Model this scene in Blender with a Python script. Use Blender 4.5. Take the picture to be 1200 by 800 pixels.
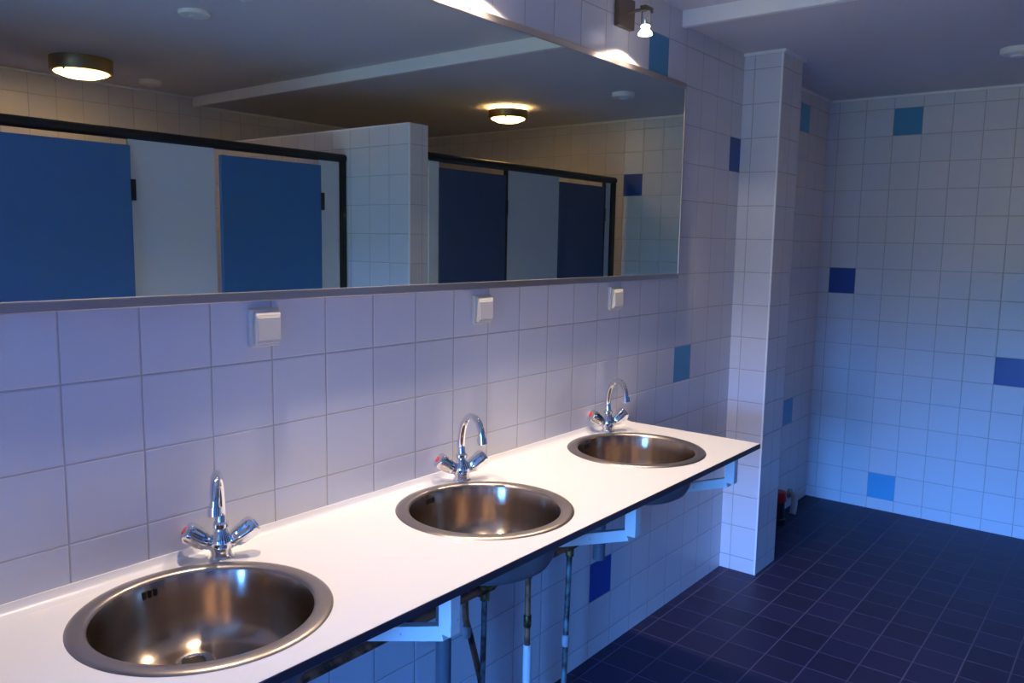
import bpy, bmesh, math, random
from mathutils import Vector, Matrix
random.seed(4)
scene = bpy.context.scene
for o in list(bpy.data.objects): bpy.data.objects.remove(o)
C = scene.collection
PI = math.pi
T = 0.15                                    # tile module

# ------------------------------------------------------------------ camera
CAM = Vector((-0.6324, -1.5373, 1.5390)); YAW, PITCH, ROLL = 0.66817, -0.12228, 0.0172954
fw = Vector((math.cos(YAW)*math.cos(PITCH), math.sin(YAW)*math.cos(PITCH), math.sin(PITCH)))
r0 = fw.cross(Vector((0, 0, 1))).normalized(); u0 = r0.cross(fw)
rt = math.cos(ROLL)*r0 + math.sin(ROLL)*u0; up = -math.sin(ROLL)*r0 + math.cos(ROLL)*u0
cd = bpy.data.cameras.new('camera'); cam = bpy.data.objects.new('camera', cd); C.objects.link(cam)
cam.matrix_world = Matrix(((rt.x, up.x, -fw.x, CAM.x), (rt.y, up.y, -fw.y, CAM.y), (rt.z, up.z, -fw.z, CAM.z), (0, 0, 0, 1)))
cd.sensor_width = 36; cd.lens = 953.19/1200*36; cd.clip_start = 0.02
scene.camera = cam

# ------------------------------------------------------------------ light
SKY = 138.0          # daylight through the doorway behind the camera
SPOT_W, SPILL_W = 40.0, 6.5      # each halogen spot above the mirror
LAMP_E = 24.0       # ceiling lamp diffusers
EXPOSURE = 0.0
SKY_COL = (0.075, 0.30, 1.0); GROUND_COL = (0.023, 0.034, 0.015)
w = bpy.data.worlds.new('daylight'); scene.world = w; w.use_nodes = True
n = w.node_tree.nodes; l = w.node_tree.links; n.clear()
out = n.new('ShaderNodeOutputWorld'); bg = n.new('ShaderNodeBackground')
tc = n.new('ShaderNodeTexCoord'); sp = n.new('ShaderNodeSeparateXYZ'); rp = n.new('ShaderNodeValToRGB')
l.new(tc.outputs['Generated'], sp.inputs[0])
mp = n.new('ShaderNodeMapRange'); mp.inputs[1].default_value = -1; mp.inputs[2].default_value = 1
l.new(sp.outputs['Z'], mp.inputs[0]); l.new(mp.outputs[0], rp.inputs[0])
rp.color_ramp.elements[0].position = 0.498; rp.color_ramp.elements[0].color = (*GROUND_COL, 1)
rp.color_ramp.elements[1].position = 0.555; rp.color_ramp.elements[1].color = (*SKY_COL, 1)
l.new(rp.outputs[0], bg.inputs[0]); bg.inputs[1].default_value = SKY; l.new(bg.outputs[0], out.inputs[0])

# doorway the daylight enters by (in the wall behind the camera)
NEARX = -3.8; DOOR = (-1.85, -0.35, 0.0, 1.62)          # y0, y1, z0, z1
pd = bpy.data.lights.new('daylight_portal', 'AREA'); pd.shape = 'RECTANGLE'
pd.size = DOOR[3]-DOOR[2]; pd.size_y = DOOR[1]-DOOR[0]; pd.cycles.is_portal = True
po = bpy.data.objects.new('daylight_portal', pd); C.objects.link(po)
po.location = (NEARX-0.11, (DOOR[0]+DOOR[1])/2, (DOOR[2]+DOOR[3])/2); po.rotation_euler = (0, -PI/2, 0)

scene.view_settings.view_transform = 'Standard'; scene.view_settings.look = 'None'
scene.view_settings.gamma = 1; scene.view_settings.use_curve_mapping = False
scene.view_settings.exposure = EXPOSURE

# ------------------------------------------------------------------ materials
def mat(name, col, rough=0.5, metal=0.0, bump=None, emit=None, aniso=0.0, spec=0.5, coat=0.0):
    m = bpy.data.materials.new(name); m.use_nodes = True
    b = m.node_tree.nodes['Principled BSDF']
    b.inputs['Base Color'].default_value = (*col, 1); b.inputs['Roughness'].default_value = rough
    b.inputs['Metallic'].default_value = metal; b.inputs['Specular IOR Level'].default_value = spec
    b.inputs['Coat Weight'].default_value = coat
    if emit: b.inputs['Emission Color'].default_value = (*emit[0], 1); b.inputs['Emission Strength'].default_value = emit[1]
    N = m.node_tree.nodes; L = m.node_tree.links
    if bump:
        nz = N.new('ShaderNodeTexNoise'); nz.inputs['Scale'].default_value = bump[0]; nz.inputs['Detail'].default_value = 4
        t = N.new('ShaderNodeTexCoord'); L.new(t.outputs['Object'], nz.inputs['Vector'])
        bp = N.new('ShaderNodeBump'); bp.inputs['Strength'].default_value = bump[1]; bp.inputs['Distance'].default_value = 0.002
        L.new(nz.outputs['Fac'], bp.inputs['Height']); L.new(bp.outputs[0], b.inputs['Normal'])
    if aniso:
        b.inputs['Anisotropic'].default_value = aniso; b.inputs['Anisotropic Rotation'].default_value = 0.25
        tg = N.new('ShaderNodeTangent'); tg.direction_type = 'RADIAL'; tg.axis = 'Z'
        L.new(tg.outputs[0], b.inputs['Tangent'])
    return m

def blotch(m, c1, c2, scale, lo=0.4, hi=0.6):
    """stains and wear with a shape of their own"""
    N = m.node_tree.nodes; L = m.node_tree.links; b = N['Principled BSDF']
    nz = N.new('ShaderNodeTexNoise'); nz.inputs['Scale'].default_value = scale; nz.inputs['Detail'].default_value = 5
    t = N.new('ShaderNodeTexCoord'); L.new(t.outputs['Object'], nz.inputs['Vector'])
    r = N.new('ShaderNodeValToRGB'); r.color_ramp.elements[0].position = lo; r.color_ramp.elements[1].position = hi
    r.color_ramp.elements[0].color = (*c1, 1); r.color_ramp.elements[1].color = (*c2, 1)
    L.new(nz.outputs['Fac'], r.inputs[0]); L.new(r.outputs[0], b.inputs['Base Color'])
    return m

def tile_mat(name, base, grout, offx=0.0, offy=0.0, offz=0.0675, colored=(), rough=0.30, joint=0.0025, var=0.04, size=T, gbump=0.75):
    """square ceramic tiles laid on any axis-aligned face; 'colored' = (u index, v index, colour) on vertical faces"""
    m = bpy.data.materials.new(name); m.use_nodes = True
    N = m.node_tree.nodes; L = m.node_tree.links; b = N['Principled BSDF']
    b.inputs['Specular IOR Level'].default_value = 0.35
    g = N.new('ShaderNodeNewGeometry'); P = N.new('ShaderNodeSeparateXYZ'); L.new(g.outputs['Position'], P.inputs[0])
    Nn = N.new('ShaderNodeSeparateXYZ'); L.new(g.outputs['True Normal'], Nn.inputs[0])
    def M(op, a, bb=None, c=None):
        x = N.new('ShaderNodeMath'); x.operation = op
        for i, v in enumerate((a, bb, c)):
            if v is None: continue
            if isinstance(v, (int, float)): x.inputs[i].default_value = v
            else: L.new(v, x.inputs[i])
        return x.outputs[0]
    X = M('DIVIDE', M('SUBTRACT', P.outputs[0], offx), size); Y = M('DIVIDE', M('SUBTRACT', P.outputs[1], offy), size)
    Z = M('DIVIDE', M('SUBTRACT', P.outputs[2], offz), size)
    nx = M('GREATER_THAN', M('ABSOLUTE', Nn.outputs[0]), 0.7); nz = M('GREATER_THAN', M('ABSOLUTE', Nn.outputs[2]), 0.7)
    # u: y on x-facing faces, else x ; v: y on floors, else z
    U = M('ADD', M('MULTIPLY', Y, nx), M('MULTIPLY', X, M('SUBTRACT', 1.0, nx)))
    V = M('ADD', M('MULTIPLY', Y, nz), M('MULTIPLY', Z, M('SUBTRACT', 1.0, nz)))
    iu = M('FLOOR', U); iv = M('FLOOR', V); fu = M('SUBTRACT', U, iu); fv = M('SUBTRACT', V, iv)
    d = M('MINIMUM', M('MINIMUM', fu, M('SUBTRACT', 1.0, fu)), M('MINIMUM', fv, M('SUBTRACT', 1.0, fv)))
    h = joint/2/size
    mask = N.new('ShaderNodeMapRange'); mask.interpolation_type = 'SMOOTHSTEP'
    mask.inputs[1].default_value = h*0.6; mask.inputs[2].default_value = h*1.6; L.new(d, mask.inputs[0])
    prof = N.new('ShaderNodeMapRange'); prof.interpolation_type = 'SMOOTHSTEP'
    prof.inputs[1].default_value = h*0.5; prof.inputs[2].default_value = h*3.0; L.new(d, prof.inputs[0])
    cx = N.new('ShaderNodeCombineXYZ'); L.new(iu, cx.inputs[0]); L.new(iv, cx.inputs[1])
    wn = N.new('ShaderNodeTexWhiteNoise'); wn.noise_dimensions = '3D'; L.new(cx.outputs[0], wn.inputs['Vector'])
    vv = N.new('ShaderNodeMapRange'); vv.inputs[3].default_value = 1-var; vv.inputs[4].default_value = 1.0; L.new(wn.outputs['Value'], vv.inputs[0])
    col = None
    base_n = N.new('ShaderNodeRGB'); base_n.outputs[0].default_value = (*base, 1); col = base_n.outputs[0]
    for (ci, cj, cc) in colored:
        s = M('MULTIPLY', M('COMPARE', iu, float(ci), 0.1), M('COMPARE', iv, float(cj), 0.1))
        mx = N.new('ShaderNodeMix'); mx.data_type = 'RGBA'; L.new(s, mx.inputs[0]); L.new(col, mx.inputs[6]); mx.inputs[7].default_value = (*cc, 1)
        col = mx.outputs[2]
    hv = N.new('ShaderNodeHueSaturation'); L.new(vv.outputs[0], hv.inputs['Value']); L.new(col, hv.inputs['Color'])
    mx = N.new('ShaderNodeMix'); mx.data_type = 'RGBA'; L.new(mask.outputs[0], mx.inputs[0]); mx.inputs[6].default_value = (*grout, 1)
    L.new(hv.outputs[0], mx.inputs[7]); L.new(mx.outputs[2], b.inputs['Base Color'])
    rg = N.new('ShaderNodeMapRange'); rg.inputs[3].default_value = 0.8; rg.inputs[4].default_value = rough
    L.new(mask.outputs[0], rg.inputs[0]); L.new(rg.outputs[0], b.inputs['Roughness'])
    # glaze: rounded edges, slight waviness, each tile set a hair out of plane
    nzt = N.new('ShaderNodeTexNoise'); nzt.inputs['Scale'].default_value = 14; L.new(g.outputs['Position'], nzt.inputs['Vector'])
    tilt = M('ADD', M('MULTIPLY', M('SUBTRACT', wn.outputs['Value'], 0.5), M('MULTIPLY', fu, 0.08)), M('MULTIPLY', M('SUBTRACT', wn.outputs['Value'], 0.5), M('MULTIPLY', fv, 0.11)))
    hh = M('ADD', M('ADD', prof.outputs[0], M('MULTIPLY', nzt.outputs['Fac'], 0.12)), tilt)
    bp = N.new('ShaderNodeBump'); bp.inputs['Strength'].default_value = gbump; bp.inputs['Distance'].default_value = 0.0015
    L.new(hh, bp.inputs['Height']); L.new(bp.outputs[0], b.inputs['Normal'])
    return m

WHITE = (0.74, 0.74, 0.76); GROUT = (0.47, 0.44, 0.43)
LIGHTB = (0.11, 0.44, 0.68); DARKB = (0.03, 0.085, 0.34); MIDB = (0.09, 0.34, 0.56); DEEPB = (0.03, 0.10, 0.42)
def vz(z): return math.floor((z-0.0675)/T + 0.5)
M_sink = tile_mat('glazed_white_tile', WHITE, GROUT, colored=[(16, 6, MIDB), (12, 1, DEEPB), (14, 14, MIDB), (19, 12, DARKB), (26, 14, LIGHTB), (26, 3, LIGHTB)])
M_far = tile_mat('glazed_white_tile_far', WHITE, GROUT, offy=0.007, colored=[(-1, 8, DARKB), (-3, 14, MIDB), (-7, 5, DARKB), (-3, 0, LIGHTB), (-10, 12, DARKB)])
M_pier = tile_mat('glazed_white_tile_pier', WHITE, GROUT, offy=-0.05, offx=2.965-0.02)
M_room = tile_mat('glazed_white_tile_plain', WHITE, GROUT, offy=0.0)
M_floor = tile_mat('dark_blue_floor_tile', (0.024, 0.021, 0.078), (0.115, 0.105, 0.19), offx=0.025, offy=-0.045, rough=0.5, joint=0.004, var=0.3, gbump=0.5)
M_paint = mat('white_ceiling_paint', (0.74, 0.73, 0.76), 0.8, bump=(180, 0.15))
M_trim = mat('white_gloss_trim', (0.92, 0.93, 0.92), 0.35)
M_coving = mat('ceiling_edge_strip', (0.9, 0.9, 0.9), 0.5)
M_lam = mat('white_laminate', (0.86, 0.84, 0.83), 0.32, bump=(900, 0.03))
M_edge = mat('dark_laminate_edge', (0.035, 0.025, 0.035), 0.45)
M_steel = mat('brushed_steel', (0.50, 0.39, 0.29), 0.22, 1.0, aniso=0.93)
M_under = mat('dull_grey_steel', (0.20, 0.205, 0.215), 0.45, 0.15)
M_rim = mat('steel_rim', (0.42, 0.36, 0.31), 0.33, 1.0, bump=(60, 0.08))
M_chrome = mat('chrome', (0.82, 0.82, 0.84), 0.06, 1.0)
M_black = mat('black_opening', (0.006, 0.006, 0.008), 0.6)
M_alu = mat('aluminium_frame', (0.55, 0.50, 0.47), 0.35, 1.0)
M_mirror = mat('mirror_silvering', (0.73, 0.80, 0.75), 0.0, 1.0)
M_mirredge = mat('mirror_bevel', (0.8, 0.85, 0.85), 0.05, 1.0)
M_switch = mat('cream_plastic', (0.74, 0.70, 0.62), 0.35)
M_rocker = mat('cream_plastic_rocker', (0.66, 0.64, 0.58), 0.3)
M_bracket = blotch(mat('white_bracket_paint', (0.7, 0.75, 0.75), 0.45), (0.30, 0.33, 0.36), (0.72, 0.78, 0.78), 38, 0.26, 0.31)
M_pvc = blotch(mat('grey_plastic_pipe', (0.25, 0.27, 0.29), 0.4), (0.12, 0.135, 0.155), (0.62, 0.64, 0.64), 45, 0.66, 0.70)
M_copper = blotch(mat('tarnished_copper', (0.2, 0.1, 0.05), 0.5, 0.35), (0.07, 0.04, 0.03), (0.45, 0.19, 0.09), 22, 0.34, 0.52)
M_verd = blotch(mat('stained_copper', (0.2, 0.1, 0.05), 0.55, 0.5), (0.07, 0.05, 0.04), (0.22, 0.30, 0.30), 20, 0.42, 0.62)
M_brass = blotch(mat('brass_fitting', (0.2, 0.15, 0.05), 0.4, 0.8), (0.10, 0.07, 0.03), (0.36, 0.26, 0.10), 50, 0.42, 0.6)
M_sleeve = mat('white_pipe_sleeve', (0.72, 0.74, 0.75), 0.5, bump=(40, 0.2))
M_red = mat('red_plastic', (0.60, 0.012, 0.006), 0.4)
M_redmark = mat('red_mark', (0.75, 0.03, 0.03), 0.3); M_bluemark = mat('blue_mark', (0.03, 0.10, 0.6), 0.3)
M_darkpipe = mat('dark_grey_pipe', (0.022, 0.022, 0.026), 0.5)
M_palepipe = mat('pale_grey_pipe', (0.42, 0.42, 0.44), 0.4)
M_bronze = mat('brushed_bronze', (0.24, 0.19, 0.14), 0.38, 1.0)
M_door = mat('blue_door_laminate', (0.030, 0.15, 0.37), 0.5, bump=(700, 0.05))
M_navy = mat('navy_door_laminate', (0.040, 0.070, 0.165), 0.5, bump=(700, 0.05))
M_panel = mat('pale_panel_laminate', (0.62, 0.70, 0.74), 0.4)
M_rail = mat('black_rail', (0.006, 0.006, 0.008), 0.4)
M_shell = mat('white_plastic', (0.88, 0.89, 0.88), 0.4)
M_lampring = mat('antique_brass_ring', (0.42, 0.28, 0.13), 0.35, 1.0)
M_diff = mat('lit_glass_diffuser', (0.9, 0.85, 0.75), 0.4, emit=((1.0, 0.56, 0.21), LAMP_E))
M_bulb = mat('lit_halogen_glass', (0.9, 0.9, 0.9), 0.2, emit=((1.0, 0.90, 0.92), 5.0))
M_frame = mat('painted_door_frame', (0.5, 0.5, 0.5), 0.5)

# ------------------------------------------------------------------ mesh helpers
def box(bm, x0, x1, y0, y1, z0, z1, bev=0.0, seg=2):
    g = bmesh.ops.create_cube(bm, size=1.0)
    vs = g['verts']
    bmesh.ops.scale(bm, vec=(x1-x0, y1-y0, z1-z0), verts=vs)
    bmesh.ops.translate(bm, vec=((x0+x1)/2, (y0+y1)/2, (z0+z1)/2), verts=vs)
    if bev:
        es = list({e for v in vs for e in v.link_edges})
        bmesh.ops.bevel(bm, geom=es, offset=bev, segments=seg, affect='EDGES', profile=0.5)

def obox(bm, mat4, sx, sy, sz, bev=0.0):
    b2 = bmesh.new(); box(b2, -sx/2, sx/2, -sy/2, sy/2, -sz/2, sz/2, bev); b2.transform(mat4)
    me = bpy.data.meshes.new('t'); b2.to_mesh(me); b2.free(); bm.from_mesh(me); bpy.data.meshes.remove(me)

def lathe(bm, prof, seg=32, mat4=None, fn=None, cap0=False, cap1=False):
    rings = []
    for (r, z) in prof:
        if r < 1e-6: rings.append([bm.verts.new((0, 0, z))])
        else:
            ring = []
            for k in range(seg):
                a = 2*PI*k/seg; rr = r*(fn(a, z) if fn else 1.0)
                ring.append(bm.verts.new((rr*math.cos(a), rr*math.sin(a), z)))
            rings.append(ring)
    for a, b in zip(rings, rings[1:]):
        if len(a) == 1 and len(b) == 1: continue
        for k in range(seg):
            k2 = (k+1) % seg
            if len(a) == 1: bm.faces.new((a[0], b[k2], b[k]))
            elif len(b) == 1: bm.faces.new((a[k], a[k2], b[0]))
            else: bm.faces.new((a[k], a[k2], b[k2], b[k]))
    if cap0 and len(rings[0]) > 1: bm.faces.new(list(reversed(rings[0])))
    if cap1 and len(rings[-1]) > 1: bm.faces.new(rings[-1])
    if mat4 is not None:
        bmesh.ops.transform(bm, matrix=mat4, verts=[v for r in rings for v in r])

def tube(bm, pts, rad, seg=14, caps=True):
    pts = [Vector(p) for p in pts]; n_ = len(pts)
    rads = rad if isinstance(rad, (list, tuple)) else [rad]*n_
    tan = []
    for i in range(n_):
        a = pts[max(i-1, 0)]; b = pts[min(i+1, n_-1)]; tan.append((b-a).normalized())
    ref = Vector((0, 0, 1)) if abs(tan[0].z) < 0.9 else Vector((1, 0, 0))
    nrm = tan[0].cross(ref).normalized(); rings = []
    for i in range(n_):
        nrm = (nrm - tan[i]*nrm.dot(tan[i])).normalized(); bn = tan[i].cross(nrm)
        rings.append([bm.verts.new(pts[i] + rads[i]*(math.cos(2*PI*k/seg)*nrm + math.sin(2*PI*k/seg)*bn)) for k in range(seg)])
    for a, b in zip(rings, rings[1:]):
        for k in range(seg): bm.faces.new((a[k], a[(k+1) % seg], b[(k+1) % seg], b[k]))
    if caps: bm.faces.new(list(reversed(rings[0]))); bm.faces.new(rings[-1])

def smooth_path(pts, sub=6):
    P = [Vector(p) for p in pts]; P = [2*P[0]-P[1]] + P + [2*P[-1]-P[-2]]; o = []
    for i in range(1, len(P)-2):
        for k in range(sub):
            t = k/sub; a, b, c, d = P[i-1], P[i], P[i+1], P[i+2]
            o.append(0.5*((2*b)+(c-a)*t+(2*a-5*b+4*c-d)*t*t+(3*b-3*c+d-a)*t**3))
    return o + [P[-2]]

def obj(name, bm, m, parent=None, loc=None, smooth=False, angle=35):
    bmesh.ops.recalc_face_normals(bm, faces=bm.faces[:])
    me = bpy.data.meshes.new(name)
    if smooth:
        for f in bm.faces: f.smooth = True
        lim = math.radians(angle)
        for e in bm.edges:
            if len(e.link_faces) == 2 and e.calc_face_angle(0) > lim: e.smooth = False
    bm.to_mesh(me); bm.free()
    for mm in (m if isinstance(m, list) else [m]): me.materials.append(mm)
    o = bpy.data.objects.new(name, me); C.objects.link(o)
    if parent: o.parent = parent
    if loc: o.location = loc
    return o

def thing(name, label, cat, loc=(0, 0, 0), rotz=0, group=None):
    o = bpy.data.objects.new(name, None); C.objects.link(o); o.empty_display_size = 0.05
    o.location = loc; o.rotation_euler = (0, 0, rotz); o['label'] = label; o['category'] = cat
    if group: o['group'] = group
    return o

def dup(root, loc, label, rotz=None):
    r = root.copy(); C.objects.link(r); r.location = loc; r['label'] = label
    if rotz is not None: r.rotation_euler = (0, 0, rotz)
    for ch in list(root.children):
        c = ch.copy(); C.objects.link(c); c.parent = r
        for g in list(ch.children):
            d = g.copy(); C.objects.link(d); d.parent = c
    return r

def struct(name, bm, m, parent=None, label=None):
    o = obj(name, bm, m, parent)
    if not parent: o['kind'] = 'structure'
    if label: o['label'] = label
    return o
def B(*a, **k):
    bm = bmesh.new(); box(bm, *a, **k); return bm

# ------------------------------------------------------------------ room shell
FARX, BACKY, ZC1, ZC2, STEPX = 4.385, -3.55, 2.44, 2.39, 2.37
REC = 0.065; PX0, PX1, PY = 2.965, 3.21, -0.176
struct('floor', B(NEARX-0.1, FARX+0.1, BACKY-0.1, REC+0.1, -0.1, 0), M_floor)
bm = bmesh.new(); box(bm, NEARX-0.1, STEPX, BACKY-0.1, REC+0.1, ZC1, 2.6); box(bm, STEPX, FARX+0.1, BACKY-0.1, REC+0.1, ZC2, 2.6)
struct('ceiling', bm, M_paint)
bm = bmesh.new(); box(bm, NEARX-0.1, PX0, 0, REC+0.1, 0, ZC1); box(bm, PX0, FARX, REC, REC+0.1, 0, ZC2)
struct('wall_left', bm, M_sink)
struct('wall_pier', B(PX0, PX1, PY, REC+0.02, 0, ZC2), M_pier)
struct('wall_far', B(FARX, FARX+0.1, BACKY-0.1, REC+0.1, 0, ZC2), M_far)
struct('wall_right', B(NEARX-0.1, FARX+0.1, BACKY-0.1, BACKY, 0, ZC1), M_room)
bm = bmesh.new(); y0, y1, z0, z1 = DOOR
box(bm, NEARX-0.1, NEARX, BACKY, y0, 0, ZC1); box(bm, NEARX-0.1, NEARX, y1, REC, 0, ZC1); box(bm, NEARX-0.1, NEARX, y0, y1, z1, ZC1)
struct('wall_near', bm, M_room)
bm = bmesh.new(); box(bm, NEARX-0.12, NEARX+0.02, y0-0.06, y0, 0, z1+0.06); box(bm, NEARX-0.12, NEARX+0.02, y1, y1+0.06, 0, z1+0.06); box(bm, NEARX-0.12, NEARX+0.02, y0, y1, z1, z1+0.06)
struct('door_1', bm, M_frame)
# unseen wall stub, added to keep daylight off the near sink wall
struct('wall_added_shade', B(-1.15, -0.90, -0.50, REC+0.02, 0, ZC1), M_room)
# tiled wall between the two blocks of cubicles
PW = (2.31, 2.44, BACKY, -1.50, 2.12)
struct('wall_divider', B(PW[0], PW[1], PW[2], PW[3], 0, PW[4]), M_room)
# batten at the ceiling step
struct('trim_1', B(STEPX-0.022, STEPX+0.004, BACKY, 0, ZC2-0.012, ZC1, bev=0.003), M_trim)
# thin strips where walls meet ceiling
bm = bmesh.new()
box(bm, FARX-0.012, FARX, BACKY, REC, ZC2-0.012, ZC2); box(bm, PX1, FARX, REC-0.012, REC, ZC2-0.012, ZC2)
box(bm, PX0-0.01, PX1+0.012, PY-0.012, PY, ZC2-0.012, ZC2); box(bm, PX0-0.01, PX0, PY, 0, ZC2-0.012, ZC2)
box(bm, STEPX, FARX, BACKY, BACKY+0.012, ZC2-0.012, ZC2); box(bm, NEARX, STEPX, BACKY, BACKY+0.012, ZC1-0.012, ZC1)
struct('trim_2', bm, M_coving)
# white corner profiles on pier and divider
bm = bmesh.new(); box(bm, PX0-0.002, PX0+0.006, PY-0.002, PY+0.006, 0, ZC2-0.012); struct('trim_3', bm, M_trim)
bm = bmesh.new(); box(bm, PW[0]-0.002, PW[0]+0.006, PW[3]-0.006, PW[3]+0.002, 0, PW[4]+0.002); box(bm, PW[0]-0.002, PW[0]+0.006, BACKY, PW[3], PW[4]-0.006, PW[4]+0.002)
struct('trim_4', bm, M_trim)

# ------------------------------------------------------------------ mirror
mi = thing('wall_mirror', 'long rectangular wall mirror above the washbasins, reflecting blue cubicle doors', 'mirror', (0.88, 0, 1.40))
MX0, MX1, MZ0, MZ1 = -0.60, 2.368, 1.402, 2.166
def rel(bm, o): bm.transform(Matrix.Translation(-o.location)); return bm
obj('mirror_glass', rel(B(MX0+0.012, MX1-0.008, -0.020, -0.004, MZ0+0.020, MZ1-0.020), mi), M_mirror, mi)
for a in ((MX0, MX1, -0.023, -0.001, MZ0, MZ0+0.021), (MX0, MX1, -0.023, -0.001, MZ1-0.021, MZ1), (MX0, MX0+0.013, -0.0225, -0.001, MZ0+0.021, MZ1-0.021), (MX1-0.009, MX1, -0.0225, -0.001, MZ0+0.021, MZ1-0.021)):
    obj('frame_bar', rel(B(*a, bev=0.002), mi), M_alu, mi)

# ------------------------------------------------------------------ worktop with cut-outs
CT, CTH, CX0, CX1, CY = 0.872, 0.016, -0.86, 2.017, -0.530
BAS = [(0.122, -0.252), (0.886, -0.262), (1.662, -0.250)]
RIN, ROUT = 0.192, 0.2245
wt = thing('worktop', 'long white laminate worktop with dark edge, three round basins set in it', 'worktop', (0.6, -0.26, CT))
bm = bmesh.new(); es = []
def loop(ps):
    vs = [bm.verts.new(p) for p in ps]
    for a, b in zip(vs, vs[1:]+vs[:1]): es.append(bm.edges.new((a, b)))
loop([(CX0, CY+0.002, CT), (CX1-0.002, CY+0.002, CT), (CX1-0.002, 0, CT), (CX0, 0, CT)])
for (bx, by) in BAS: loop([(bx+0.205*math.cos(2*PI*k/56), by+0.205*math.sin(2*PI*k/56), CT) for k in range(56)])
bmesh.ops.triangle_fill(bm, edges=es, use_beauty=True)
fs = bm.faces[:]
r = bmesh.ops.extrude_face_region(bm, geom=fs)
bmesh.ops.translate(bm, vec=(0, 0, -CTH), verts=[v for v in r['geom'] if isinstance(v, bmesh.types.BMVert)])
obj('worktop_board', rel(bm, wt), M_lam, wt)
bm = bmesh.new(); box(bm, CX0, CX1, CY, CY+0.002, CT-CTH-0.001, CT-0.0005); box(bm, CX1-0.002, CX1, CY, 0, CT-CTH-0.001, CT-0.0005)
obj('edge_band', rel(bm, wt), M_edge, wt)['label'] = 'dark laminate edge band'
bm = bmesh.new(); sec = [(0, 0), (0, 0.020), (-0.003, 0.020), (-0.007, 0.010), (-0.014, 0.004), (-0.026, 0.0008), (-0.028, 0)]
va = [bm.verts.new((CX0, y, CT+z)) for y, z in sec]; vb = [bm.verts.new((CX1-0.004, y, CT+z)) for y, z in sec]
for k in range(len(sec)): bm.faces.new((va[k], va[(k+1) % 7], vb[(k+1) % 7], vb[k]))
bm.faces.new(va); bm.faces.new(list(reversed(vb)))
obj('back_cove', rel(bm, wt), M_lam, wt, smooth=True)

# ------------------------------------------------------------------ basins
G = 'round steel basins in the white worktop'
ba = thing('washbasin', 'nearest round steel washbasin, at the left end below the nearest tap', 'basin', (*BAS[0], CT), group=G)
bm = bmesh.new()
rim = [(RIN-0.002, -0.002), (RIN, 0.0015), (RIN+0.003, 0.004), (RIN+0.010, 0.0055), (ROUT-0.008, 0.0045), (ROUT-0.003, 0.003), (ROUT, 0.0003), (ROUT-0.004, 0.0002)]
lathe(bm, rim, 72); obj('rim', bm, M_rim, ba, smooth=True, angle=60)
DEP = 0.143; WX, WY = 0.030, 0.095
prof = [(RIN-0.002, -0.002), (RIN-0.005, -0.010), (RIN-0.008, -0.040), (RIN-0.012, -0.080), (RIN-0.018, -0.108), (RIN-0.030, -0.128), (RIN-0.048, -0.138), (0.11, -0.141), (0.05, -DEP), (0.0, -DEP)]
outer = [(0.0, -DEP-0.003), (0.05, -DEP-0.003), (0.11, -0.144), (RIN-0.046, -0.141), (RIN-0.027, -0.130), (RIN-0.015, -0.110), (RIN-0.009, -0.080), (RIN-0.005, -0.040), (RIN-0.002, -0.010), (RIN-0.002, -0.002)]
bm = bmesh.new(); lathe(bm, prof, 72); obj('bowl', bm, M_steel, ba, smooth=True, angle=60)
bm = bmesh.new(); lathe(bm, outer, 72); obj('underside', bm, M_under, ba, smooth=True, angle=60)['label'] = 'dull grey underside of the bowl'
bm = bmesh.new(); lathe(bm, [(0.020, 0.001), (0.024, 0.004), (0.034, 0.0035), (0.037, 0.0)], 32); bm.transform(Matrix.Translation((WX, WY, -DEP+0.0015)))
dr = obj('waste_fitting', bm, M_chrome, ba, smooth=True)
bm = bmesh.new(); lathe(bm, [(0.0, 0.0012), (0.021, 0.0012)], 24); bm.transform(Matrix.Translation((WX, WY, -DEP+0.0015))); obj('waste_opening', bm, M_black, dr)
# overflow: three upright slots high on the bowl wall
oa = math.radians(92)
for k in (-1, 0, 1):
    a = oa + k*0.062; rr = RIN-0.0065
    mm = Matrix.Translation((rr*math.cos(a), rr*math.sin(a), -0.020)) @ Matrix.Rotation(a, 4, 'Z')
    bm = bmesh.new(); obox(bm, mm, 0.005, 0.0065, 0.015, 0.001); obj('overflow_slot', bm, M_black, ba)
dup(ba, (*BAS[1], CT), 'middle of the three round steel washbasins, with bowl underside showing below worktop')
dup(ba, (*BAS[2], CT), 'farthest round steel washbasin, near the free end of the worktop')

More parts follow.
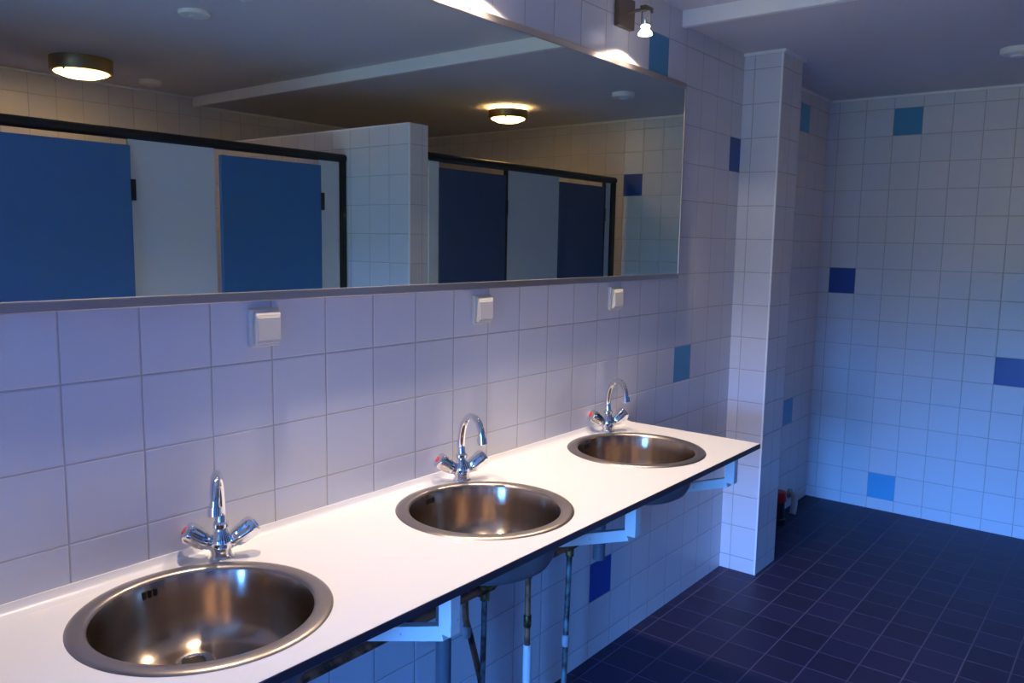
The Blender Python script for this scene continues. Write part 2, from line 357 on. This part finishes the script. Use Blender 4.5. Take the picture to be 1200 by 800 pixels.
# ------------------------------------------------------------------ taps
def make_tap(loc, spout_az, axis_az, label):
    t = thing('mixer_tap', label, 'tap', loc, 0, 'chrome swan neck taps behind the basins')
    bm = bmesh.new(); lathe(bm, [(0.0, 0), (0.026, 0), (0.026, 0.003), (0.022, 0.007), (0.021, 0.014), (0.0235, 0.024), (0.024, 0.036), (0.020, 0.047), (0.015, 0.056), (0.0135, 0.064), (0.0165, 0.067), (0.0165, 0.075), (0.012, 0.079), (0.0, 0.078)], 28)
    body = obj('tap_body', bm, M_chrome, t, smooth=True)
    # screw boss facing the room
    fa = axis_az - PI/2; bm = bmesh.new()
    lathe(bm, [(0.0, 0.0), (0.009, 0.0), (0.009, 0.007), (0.006, 0.009), (0.0, 0.009)], 16, Matrix.Translation((0.017*math.cos(fa), 0.017*math.sin(fa), 0.024)) @ Matrix.Rotation(fa, 4, 'Z') @ Matrix.Rotation(PI/2, 4, 'Y'))
    obj('screw_boss', bm, M_chrome, body, smooth=True)
    # knobs rising in a V
    for s in (-1, 1):
        d = Vector((s*math.cos(axis_az)*0.82, s*math.sin(axis_az)*0.82, 0.57)).normalized()
        q = Vector((0, 0, 1)).rotation_difference(d).to_matrix().to_4x4()
        m4 = Matrix.Translation(Vector((0, 0, 0.018))) @ q @ Matrix.Diagonal((0.96, 0.96, 0.87, 1.0))
        bm = bmesh.new(); lathe(bm, [(0.016, 0.008), (0.013, 0.026), (0.0155, 0.031), (0.0155, 0.036)], 24, m4, cap0=True, cap1=True)
        k_ = None
        st = obj('knob_stem', bm, M_chrome, t, smooth=True)
        fn = lambda a, z: 1.0 + (0.075*math.cos(6*a) if 0.039 < z < 0.090 else 0.0)
        bm = bmesh.new(); lathe(bm, [(0.0, 0.034), (0.014, 0.034), (0.0185, 0.040), (0.0205, 0.055), (0.0225, 0.078), (0.0228, 0.088), (0.0205, 0.096), (0.014, 0.0985), (0.0, 0.099)], 48, m4, fn)
        kb = obj('knob', bm, M_chrome, t, smooth=True, angle=50)
        bm = bmesh.new(); lathe(bm, [(0.0095, 0.0985), (0.009, 0.1000), (0.0, 0.1007)], 24, m4)
        mk = obj('colour_mark', bm, M_redmark if s < 0 else M_bluemark, kb, smooth=True); mk['label'] = 'red hot mark' if s < 0 else 'blue cold mark'
    # swan neck
    c, sn = math.cos(spout_az), math.sin(spout_az)
    path = [(0, 0.070), (-0.004, 0.100), (0.000, 0.135), (0.013, 0.165), (0.038, 0.188), (0.066, 0.193), (0.091, 0.183), (0.105, 0.163), (0.110, 0.146)]
    pts = smooth_path([(a*c, a*sn, z) for a, z in path], 6)
    bm = bmesh.new(); tube(bm, pts, [0.0115-0.002*min(1, i/(len(pts)*0.5)) for i in range(len(pts))], 18)
    spo = obj('spout', bm, M_chrome, t, smooth=True)
    e = Vector(pts[-1]); dd = (e - Vector(pts[-3])).normalized()
    bm = bmesh.new(); tube(bm, [e-dd*0.004, e+dd*0.001, e+dd*0.002, e+dd*0.019, e+dd*0.020], [0.0100, 0.0100, 0.0132, 0.0132, 0.0115], 18)
    obj('aerator', bm, M_chrome, spo, smooth=True)
    return t
AX = math.radians(-29)
TAPS = [((0.279, -0.052, CT), math.atan2(-0.80, -0.59)), ((1.025, -0.057, CT), math.atan2(-0.946, -0.33)), ((1.814, -0.048, CT), math.atan2(-0.89, -0.445))]
TL = ['nearest chrome two-knob tap, spout pointing straight at the viewer', 'chrome two-knob tap behind the middle basin, spout swung right', 'farthest chrome two-knob tap, by the free end of the worktop']
for (p, az), lb in zip(TAPS, TL): make_tap(p, az, AX, lb)

# ------------------------------------------------------------------ switches
sw = thing('light_switch', 'nearest cream light switch, below the left half of the mirror', 'switch', (0.426, 0, 1.342), group='cream switches under the mirror')
bm = bmesh.new(); box(bm, -0.040, 0.040, -0.013, 0, -0.046, 0.046, bev=0.003); obj('mounting_box', bm, M_switch, sw)
bm = bmesh.new()
pr_ = [(-0.013, -0.040), (-0.022, -0.036), (-0.0225, 0.030), (-0.020, 0.038), (-0.013, 0.041)]
va = [bm.verts.new((-0.033, y, z)) for y, z in pr_]; vb = [bm.verts.new((0.036, y, z)) for y, z in pr_]
for k in range(len(pr_)): bm.faces.new((va[k], va[(k+1) % 5], vb[(k+1) % 5], vb[k]))
bm.faces.new(va); bm.faces.new(list(reversed(vb)))
bmesh.ops.bevel(bm, geom=bm.edges[:], offset=0.0015, segments=2, affect='EDGES')
cv = obj('cover_plate', bm, M_switch, sw)
bm = bmesh.new(); m4 = Matrix.Translation((0.0015, -0.0225, -0.002)) @ Matrix.Rotation(math.radians(-1.5), 4, 'X'); obox(bm, m4, 0.060, 0.006, 0.056, 0.001); obj('rocker', bm, M_rocker, sw)
sw.scale = (0.94, 1.0, 0.91)
dup(sw, (1.162, 0, 1.342), 'middle cream light switch, above the middle tap')
dup(sw, (1.902, 0, 1.342), 'farthest cream light switch, above the farthest tap')

# ------------------------------------------------------------------ spotlights above the mirror
def make_spot(x, label):
    t = thing('wall_spotlight', label, 'lamp', (x, 0, 2.285), group='halogen spots above the mirror')
    bm = bmesh.new(); box(bm, -0.052, 0.052, -0.022, 0, -0.006, 0.094, bev=0.003); obj('wall_plate', bm, M_bronze, t)
    bm = bmesh.new(); tube(bm, [(-0.005, -0.02, 0.044), (-0.005, -0.092, 0.044)], 0.006, 12); obj('arm', bm, M_bronze, t, smooth=True)
    bm = bmesh.new(); box(bm, -0.022, 0.030, -0.106, -0.082, 0.036, 0.054, bev=0.002); obj('swivel_block', bm, M_bronze, t)
    bm = bmesh.new(); lathe(bm, [(0.0, 0.038), (0.0145, 0.038), (0.0155, 0.034), (0.0155, -0.004), (0.013, -0.008), (0.0, -0.008)], 24, Matrix.Translation((0.0, -0.094, 0))); obj('lamp_holder', bm, M_chrome, t, smooth=True)
    bm = bmesh.new(); lathe(bm, [(0.0, -0.007), (0.014, -0.007), (0.017, -0.012), (0.0135, -0.018), (0.015, -0.022), (0.022, -0.030), (0.025, -0.036), (0.0245, -0.040), (0.0, -0.041)], 28, Matrix.Translation((0.0, -0.094, 0)))
    bu = obj('halogen_bulb', bm, M_bulb, t, smooth=True)
    for nm, pw, ang, bl in (('halogen_beam', SPOT_W, 104, 0.6), ('halogen_spill', SPILL_W, 142, 0.15)):
        ld = bpy.data.lights.new(nm, 'SPOT'); ld.energy = pw; ld.color = (1.0, 0.79, 0.61)
        ld.spot_size = math.radians(ang); ld.spot_blend = bl; ld.shadow_soft_size = 0.016
        lo = bpy.data.objects.new(nm, ld); C.objects.link(lo); lo.parent = t; lo.location = (0, -0.094, -0.047)
    return t
make_spot(1.900, 'bronze halogen spotlight on the tiles above the far end of the mirror')
make_spot(1.130, 'bronze halogen spotlight above the mirror, over the middle basin')
make_spot(0.360, 'bronze halogen spotlight above the mirror, over the nearest basin')

# ------------------------------------------------------------------ brackets
br = thing('shelf_bracket', 'white painted bracket under the worktop between nearest and middle basins', 'bracket', (0.510, 0, CT-CTH), group='white brackets under the worktop')
bm = bmesh.new(); box(bm, -0.015, 0.015, -0.505, -0.472, -0.098, 0.0, bev=0.002); obj('upright', bm, M_bracket, br)
bm = bmesh.new(); a0, a1 = Vector((0, -0.480, -0.097)), Vector((0, -0.003, -0.255)); L_ = (a1-a0).length
obox(bm, Matrix.Translation((a0+a1)/2) @ Matrix.Rotation(math.atan2(a1.z-a0.z, a1.y-a0.y), 4, 'X'), 0.028, L_, 0.031, 0.002); obj('strut', bm, M_bracket, br)
bm = bmesh.new(); box(bm, -0.020, 0.020, -0.006, 0.0, -0.300, -0.010, bev=0.001); obj('wall_flange', bm, M_bracket, br)
dup(br, (1.235, 0, CT-CTH), 'white painted bracket under the worktop between middle and farthest basins')
dup(br, (1.880, 0, CT-CTH), 'white painted bracket at the free end of the worktop beside the tiled pier')

# ------------------------------------------------------------------ waste pipes
def waste(bx, by, px, py, zlow, label):
    t = thing('waste_pipe', label, 'pipe', (px, py, 0), group='grey waste pipes under the basins')
    zb = CT-DEP-0.003; bx += WX; by += WY
    bm = bmesh.new(); pts = [(bx-px, by-py, zb), (bx-px, by-py, zb-0.045), (bx-px, by-py+0.010, zb-0.060), ((bx-px)*0.7, (by-py)*0.7, zb-0.062), (0.0, -0.035, zb-0.062), (0, -0.006, zb-0.066), (0, 0, zb-0.085), (0, 0, zb-0.12)]
    tube(bm, pts, 0.018, 18); obj('trap_arm', bm, M_pvc, t, smooth=True)
    bm = bmesh.new(); lathe(bm, [(0.0, 0), (0.034, 0), (0.036, 0.004), (0.036, 0.022), (0.026, 0.030), (0.0, 0.030)], 28, Matrix.Translation((bx-px, by-py, zb-0.028))); obj('waste_nut', bm, M_pvc, t, smooth=True)
    bm = bmesh.new(); tube(bm, [(0, 0, zb-0.10), (0, 0, zlow)], 0.021, 20); obj('down_pipe', bm, M_pvc, t, smooth=True)
    bm = bmesh.new(); lathe(bm, [(0.0, 0), (0.026, 0), (0.028, 0.004), (0.028, 0.034), (0.022, 0.040), (0.0, 0.040)], 28, Matrix.Translation((0, 0, zb-0.128))); obj('coupling', bm, M_pvc, t, smooth=True)
    return t
# ------------------------------------------------------------------ water pipes
waste(BAS[0][0], BAS[0][1], 0.12, -0.128, 0.0, 'grey plastic waste pipe under the nearest basin')
waste(BAS[1][0], BAS[1][1], 0.880, -0.128, 0.0, 'thick grey plastic waste pipe dropping below the nearest bracket')
waste(BAS[2][0], BAS[2][1], 1.652, -0.128, 0.47, 'short grey waste pipe stub hanging below the middle bracket')

wp = thing('water_pipes', 'tarnished copper water pipes running along the tiled wall under the worktop', 'pipes', (1.1, -0.075, 0))
def P(bm): bm.transform(Matrix.Translation((-1.1, 0.075, 0))); return bm
bm = bmesh.new(); tube(bm, [(-0.5, -0.078, 0.530), (1.665, -0.078, 0.535)], 0.0125, 14); obj('supply_run', P(bm), M_copper, wp, smooth=True)
bm = bmesh.new(); tube(bm, [(-0.5, -0.050, 0.572), (1.66, -0.050, 0.577)], 0.0125, 14); obj('supply_run', P(bm), M_copper, wp, smooth=True)
def riser(pts, r, m): 
    bm = bmesh.new(); tube(bm, pts, r, 14); return obj('riser', P(bm), m, wp, smooth=True)
riser([(1.109, -0.078, 0.53), (1.098, -0.078, 0.0)], 0.0085, M_verd)
a_ = riser([(1.050, -0.050, 0.572), (1.052, -0.055, 0.45), (1.066, -0.06, 0.40), (1.19, -0.06, 0.0)], 0.0095, M_copper)
c_ = riser([(1.318, -0.078, 0.535), (1.322, -0.078, 0.0)], 0.0095, M_copper)
d_ = riser([(1.548, -0.078, 0.535), (1.530, -0.078, 0.0)], 0.0095, M_verd)
def sleeve(x, y, z0, z1, r, m, name, par, x1=None):
    bm = bmesh.new(); x1 = x if x1 is None else x1
    tube(bm, [(x1, y, z0), (x1, y, z0+0.003), (x, y, z1-0.003), (x, y, z1)], [r*0.85, r, r, r*0.85], 16); return obj(name, P(bm), m, par, smooth=True)
sleeve(1.3213, -0.078, 0.0, 0.275, 0.013, M_sleeve, 'white_sleeve', wp)
sleeve(1.319, -0.078, 0.335, 0.375, 0.0125, M_brass, 'pipe_coupling', wp)
sleeve(1.0545, -0.056, 0.395, 0.430, 0.0125, M_palepipe, 'pipe_coupling', wp)
sleeve(1.536, -0.078, 0.185, 0.225, 0.0125, M_palepipe, 'pipe_coupling', wp)
sleeve(1.0995, -0.078, 0.0, 0.16, 0.012, M_sleeve, 'white_sleeve', wp)
for x, y, z in ((1.109, -0.078, 0.533), (1.548, -0.078, 0.535), (1.318, -0.078, 0.534)):
    bm = bmesh.new(); tube(bm, [(x-0.032, y, z), (x+0.032, y, z)], 0.0165, 16); tube(bm, [(x, y, z), (x, y, z-0.036)], 0.014, 16); obj('tee_fitting', P(bm), M_brass, wp, smooth=True)
bm = bmesh.new(); tube(bm, [(1.650, -0.078, 0.535), (1.672, -0.078, 0.535), (1.685, -0.066, 0.535), (1.69, -0.04, 0.535), (1.69, -0.003, 0.535)], 0.015, 16); obj('elbow', P(bm), M_brass, wp, smooth=True)
# tap tails: flexible supply from the run to each tap
for (p, az) in TAPS:
    bm = bmesh.new(); tube(bm, [(p[0], p[1]-0.005, CT-CTH), (p[0], p[1], 0.70), (p[0]+0.01, -0.06, 0.60), (p[0]+0.01, -0.078 if p[0] < 1.6 else -0.06, 0.535)], 0.006, 10)
    if p[0] < 1.6: obj('tap_tail', P(bm), M_copper, wp, smooth=True)
    else: bm.free()

# ------------------------------------------------------------------ floor pipe stubs behind the pier
ps = thing('pipe_stub', 'dark upright pipe stub with red cap on the floor behind the pier', 'pipe', (3.75, 0.012, 0))
bm = bmesh.new(); lathe(bm, [(0.0, 0), (0.048, 0), (0.048, 0.03), (0.038, 0.036), (0.038, 0.135), (0.0, 0.135)], 28); obj('pipe', bm, M_darkpipe, ps, smooth=True)
bm = bmesh.new(); lathe(bm, [(0.042, 0.128), (0.044, 0.131), (0.044, 0.178), (0.040, 0.184), (0.0, 0.185)], 28, cap0=True); obj('end_cap', bm, M_red, ps, smooth=True)
pe = thing('pipe_elbow', 'small pale grey pipe elbow between wall and floor beside red capped stub', 'pipe', (3.98, 0.02, 0))
bm = bmesh.new(); tube(bm, smooth_path([(0.09, 0.045, 0.085), (0.075, 0.012, 0.082), (0.045, -0.008, 0.070), (0.0, -0.02, 0.030), (-0.02, -0.022, 0.0)], 5), 0.019, 16); obj('pipe', bm, M_palepipe, pe, smooth=True)
bm = bmesh.new(); tube(bm, [(0.09, 0.045, 0.085), (0.088, 0.036, 0.084)], 0.030, 18); obj('wall_collar', bm, M_palepipe, pe, smooth=True)

# ------------------------------------------------------------------ toilet cubicles (seen in the mirror)
RZ = 1.966
def cubicle(y, label, x0, x1, items, loc, M_leaf):
    t = thing('toilet_cubicle_front', label, 'cubicle', loc)
    def R(bm): return rel(bm, t)
    bm = bmesh.new(); tube(bm, [(x0, y, RZ), (x1, y, RZ)], 0.023, 16); obj('head_rail', R(bm), M_rail, t, smooth=True)
    for it in items:
        k, a, b = it[0], it[1], it[2]
        if k == 'panel': obj('panel', R(B(a, b, y-0.008, y+0.008, 0.15, RZ-0.012, bev=0.002)), M_panel, t)
        elif k == 'post': obj('post', R(B(a, b, y-0.02, y+0.02, 0.0, RZ, bev=0.004)), M_rail, t)
        elif k == 'jamb': obj('jamb', R(B(a, b, y-0.012, y+0.012, 0.15, RZ, bev=0.002)), M_rail, t)
        else:
            d = obj('door', R(B(a, b, y+it[3]-0.011, y+it[3]+0.011, 0.15, RZ-0.050, bev=0.003)), M_leaf, t)
            for z in (0.42, 1.73):
                obj('hinge', R(B(b-0.004, b+0.018, y+it[3]-0.016, y+it[3]+0.016, z-0.045, z+0.045, bev=0.003)), M_rail, d)
            bm = bmesh.new(); tube(bm, [(a+0.06, y+it[3]+0.008, 1.05), (a+0.06, y+it[3]+0.045, 1.05)], 0.010, 14); tube(bm, [(a+0.06, y+it[3]+0.045, 1.05), (a+0.06, y+it[3]+0.058, 1.05)], 0.024, 18)
            obj('door_knob', R(bm), M_rail, d, smooth=True)
    return t
YL, YR = -2.00, -1.50
cubicle(YL, 'left row of toilet cubicles in the mirror, bright blue doors and black rail', NEARX+0.02, 2.308,
        [('door', 0.530, 1.118, 0.026), ('panel', 1.122, 1.530), ('door', 1.545, 2.125, 0.026), ('panel', 2.128, 2.268), ('post', 2.268, 2.306), ('panel', 0.11, 0.52), ('door', -0.48, 0.10, 0.026), ('panel', -0.90, -0.49), ('door', -1.49, -0.91, 0.026), ('panel', -1.90, -1.50), ('door', -2.49, -1.91, 0.026), ('panel', -2.90, -2.50), ('door', -3.50, -2.91, 0.026), ('panel', NEARX+0.02, -3.51)], (0.2, YL, 0), M_door)
cubicle(YR, 'right row of toilet cubicles in the mirror, dark navy doors beyond tiled divider', 2.442, 4.275,
        [('panel', 2.442, 2.515), ('door', 2.520, 3.072, 0.0), ('jamb', 3.074, 3.090), ('panel', 3.090, 3.605), ('door', 3.610, 4.135, 0.0), ('jamb', 4.137, 4.151), ('panel', 4.151, 4.215), ('post', 4.228, 4.270)], (3.4, YR, 0), M_navy)

# ------------------------------------------------------------------ ceiling lamps and discs
def lamp(loc, R_, label, top=-0.022):
    t = thing('ceiling_lamp', label, 'lamp', loc, group='round brass ceiling lamps')
    s = R_/0.13
    def S(pr): return [(r*s, z) for r, z in pr]
    bm = bmesh.new(); lathe(bm, S([(0.0, 0), (0.085, 0), (0.085, -0.012), (0.078, -0.018), (0.03, -0.02), (0.0, -0.02)]), 40); obj('ceiling_plate', bm, M_shell, t, smooth=True)
    bm = bmesh.new(); lathe(bm, S([(0.126, top), (0.130, top), (0.130, -0.066), (0.128, -0.070), (0.112, -0.071), (0.112, -0.067), (0.126, -0.064), (0.126, top)]), 48); obj('ring', bm, M_lampring, t, smooth=True)
    bm = bmesh.new(); lathe(bm, S([(0.0, -0.030), (0.110, -0.030), (0.122, -0.036), (0.122, -0.062), (0.108, -0.076), (0.07, -0.092), (0.0, -0.098)]), 48); obj('diffuser', bm, M_diff, t, smooth=True)
    for k in range(3):
        a = k*2*PI/3+0.5; bm = bmesh.new(); bmesh.ops.create_uvsphere(bm, u_segments=12, v_segments=8, radius=0.006); bm.transform(Matrix.Translation((R_*0.93*math.cos(a), R_*0.93*math.sin(a), -0.073))); obj('retaining_knob', bm, M_lampring, t, smooth=True)
    return t
lamp((1.39, -2.98, ZC1), 0.150, 'round brass ceiling lamp in the mirror above the bright blue doors', -0.0005)
lamp((3.54, -1.86, ZC2), 0.125, 'round brass ceiling lamp in the mirror glowing above the navy doors')
def disc(loc, r_, label, h=0.03):
    bm = bmesh.new(); lathe(bm, [(0.0, 0), (r_, 0), (r_, -h*0.55), (r_*0.93, -h*0.8), (r_*0.6, -h), (0.0, -h)], 36)
    t = thing('smoke_detector', label, 'detector', loc, group='white discs on the ceiling')
    obj('housing', bm, M_shell, t, smooth=True)
    bm = bmesh.new(); lathe(bm, [(0.0, -h*0.9), (r_*0.35, -h*0.9), (r_*0.35, -h*1.12), (r_*0.28, -h*1.2), (0.0, -h*1.2)], 24); obj('sensor_cap', bm, M_shell, t, smooth=True)
disc((1.25, -1.66, ZC1), 0.062, 'flat white ceiling disc in the mirror, nearest the top edge', 0.018)
disc((1.90, -3.24, ZC1), 0.062, 'white ceiling disc in the mirror just right of the left brass lamp')
disc((1.19, -1.225, ZC1), 0.040, 'small white ceiling sensor cut by the photo top edge in the mirror', 0.035)
disc((3.50, -0.985, ZC2), 0.065, 'white ceiling disc beyond the batten, at the right edge of the photo')
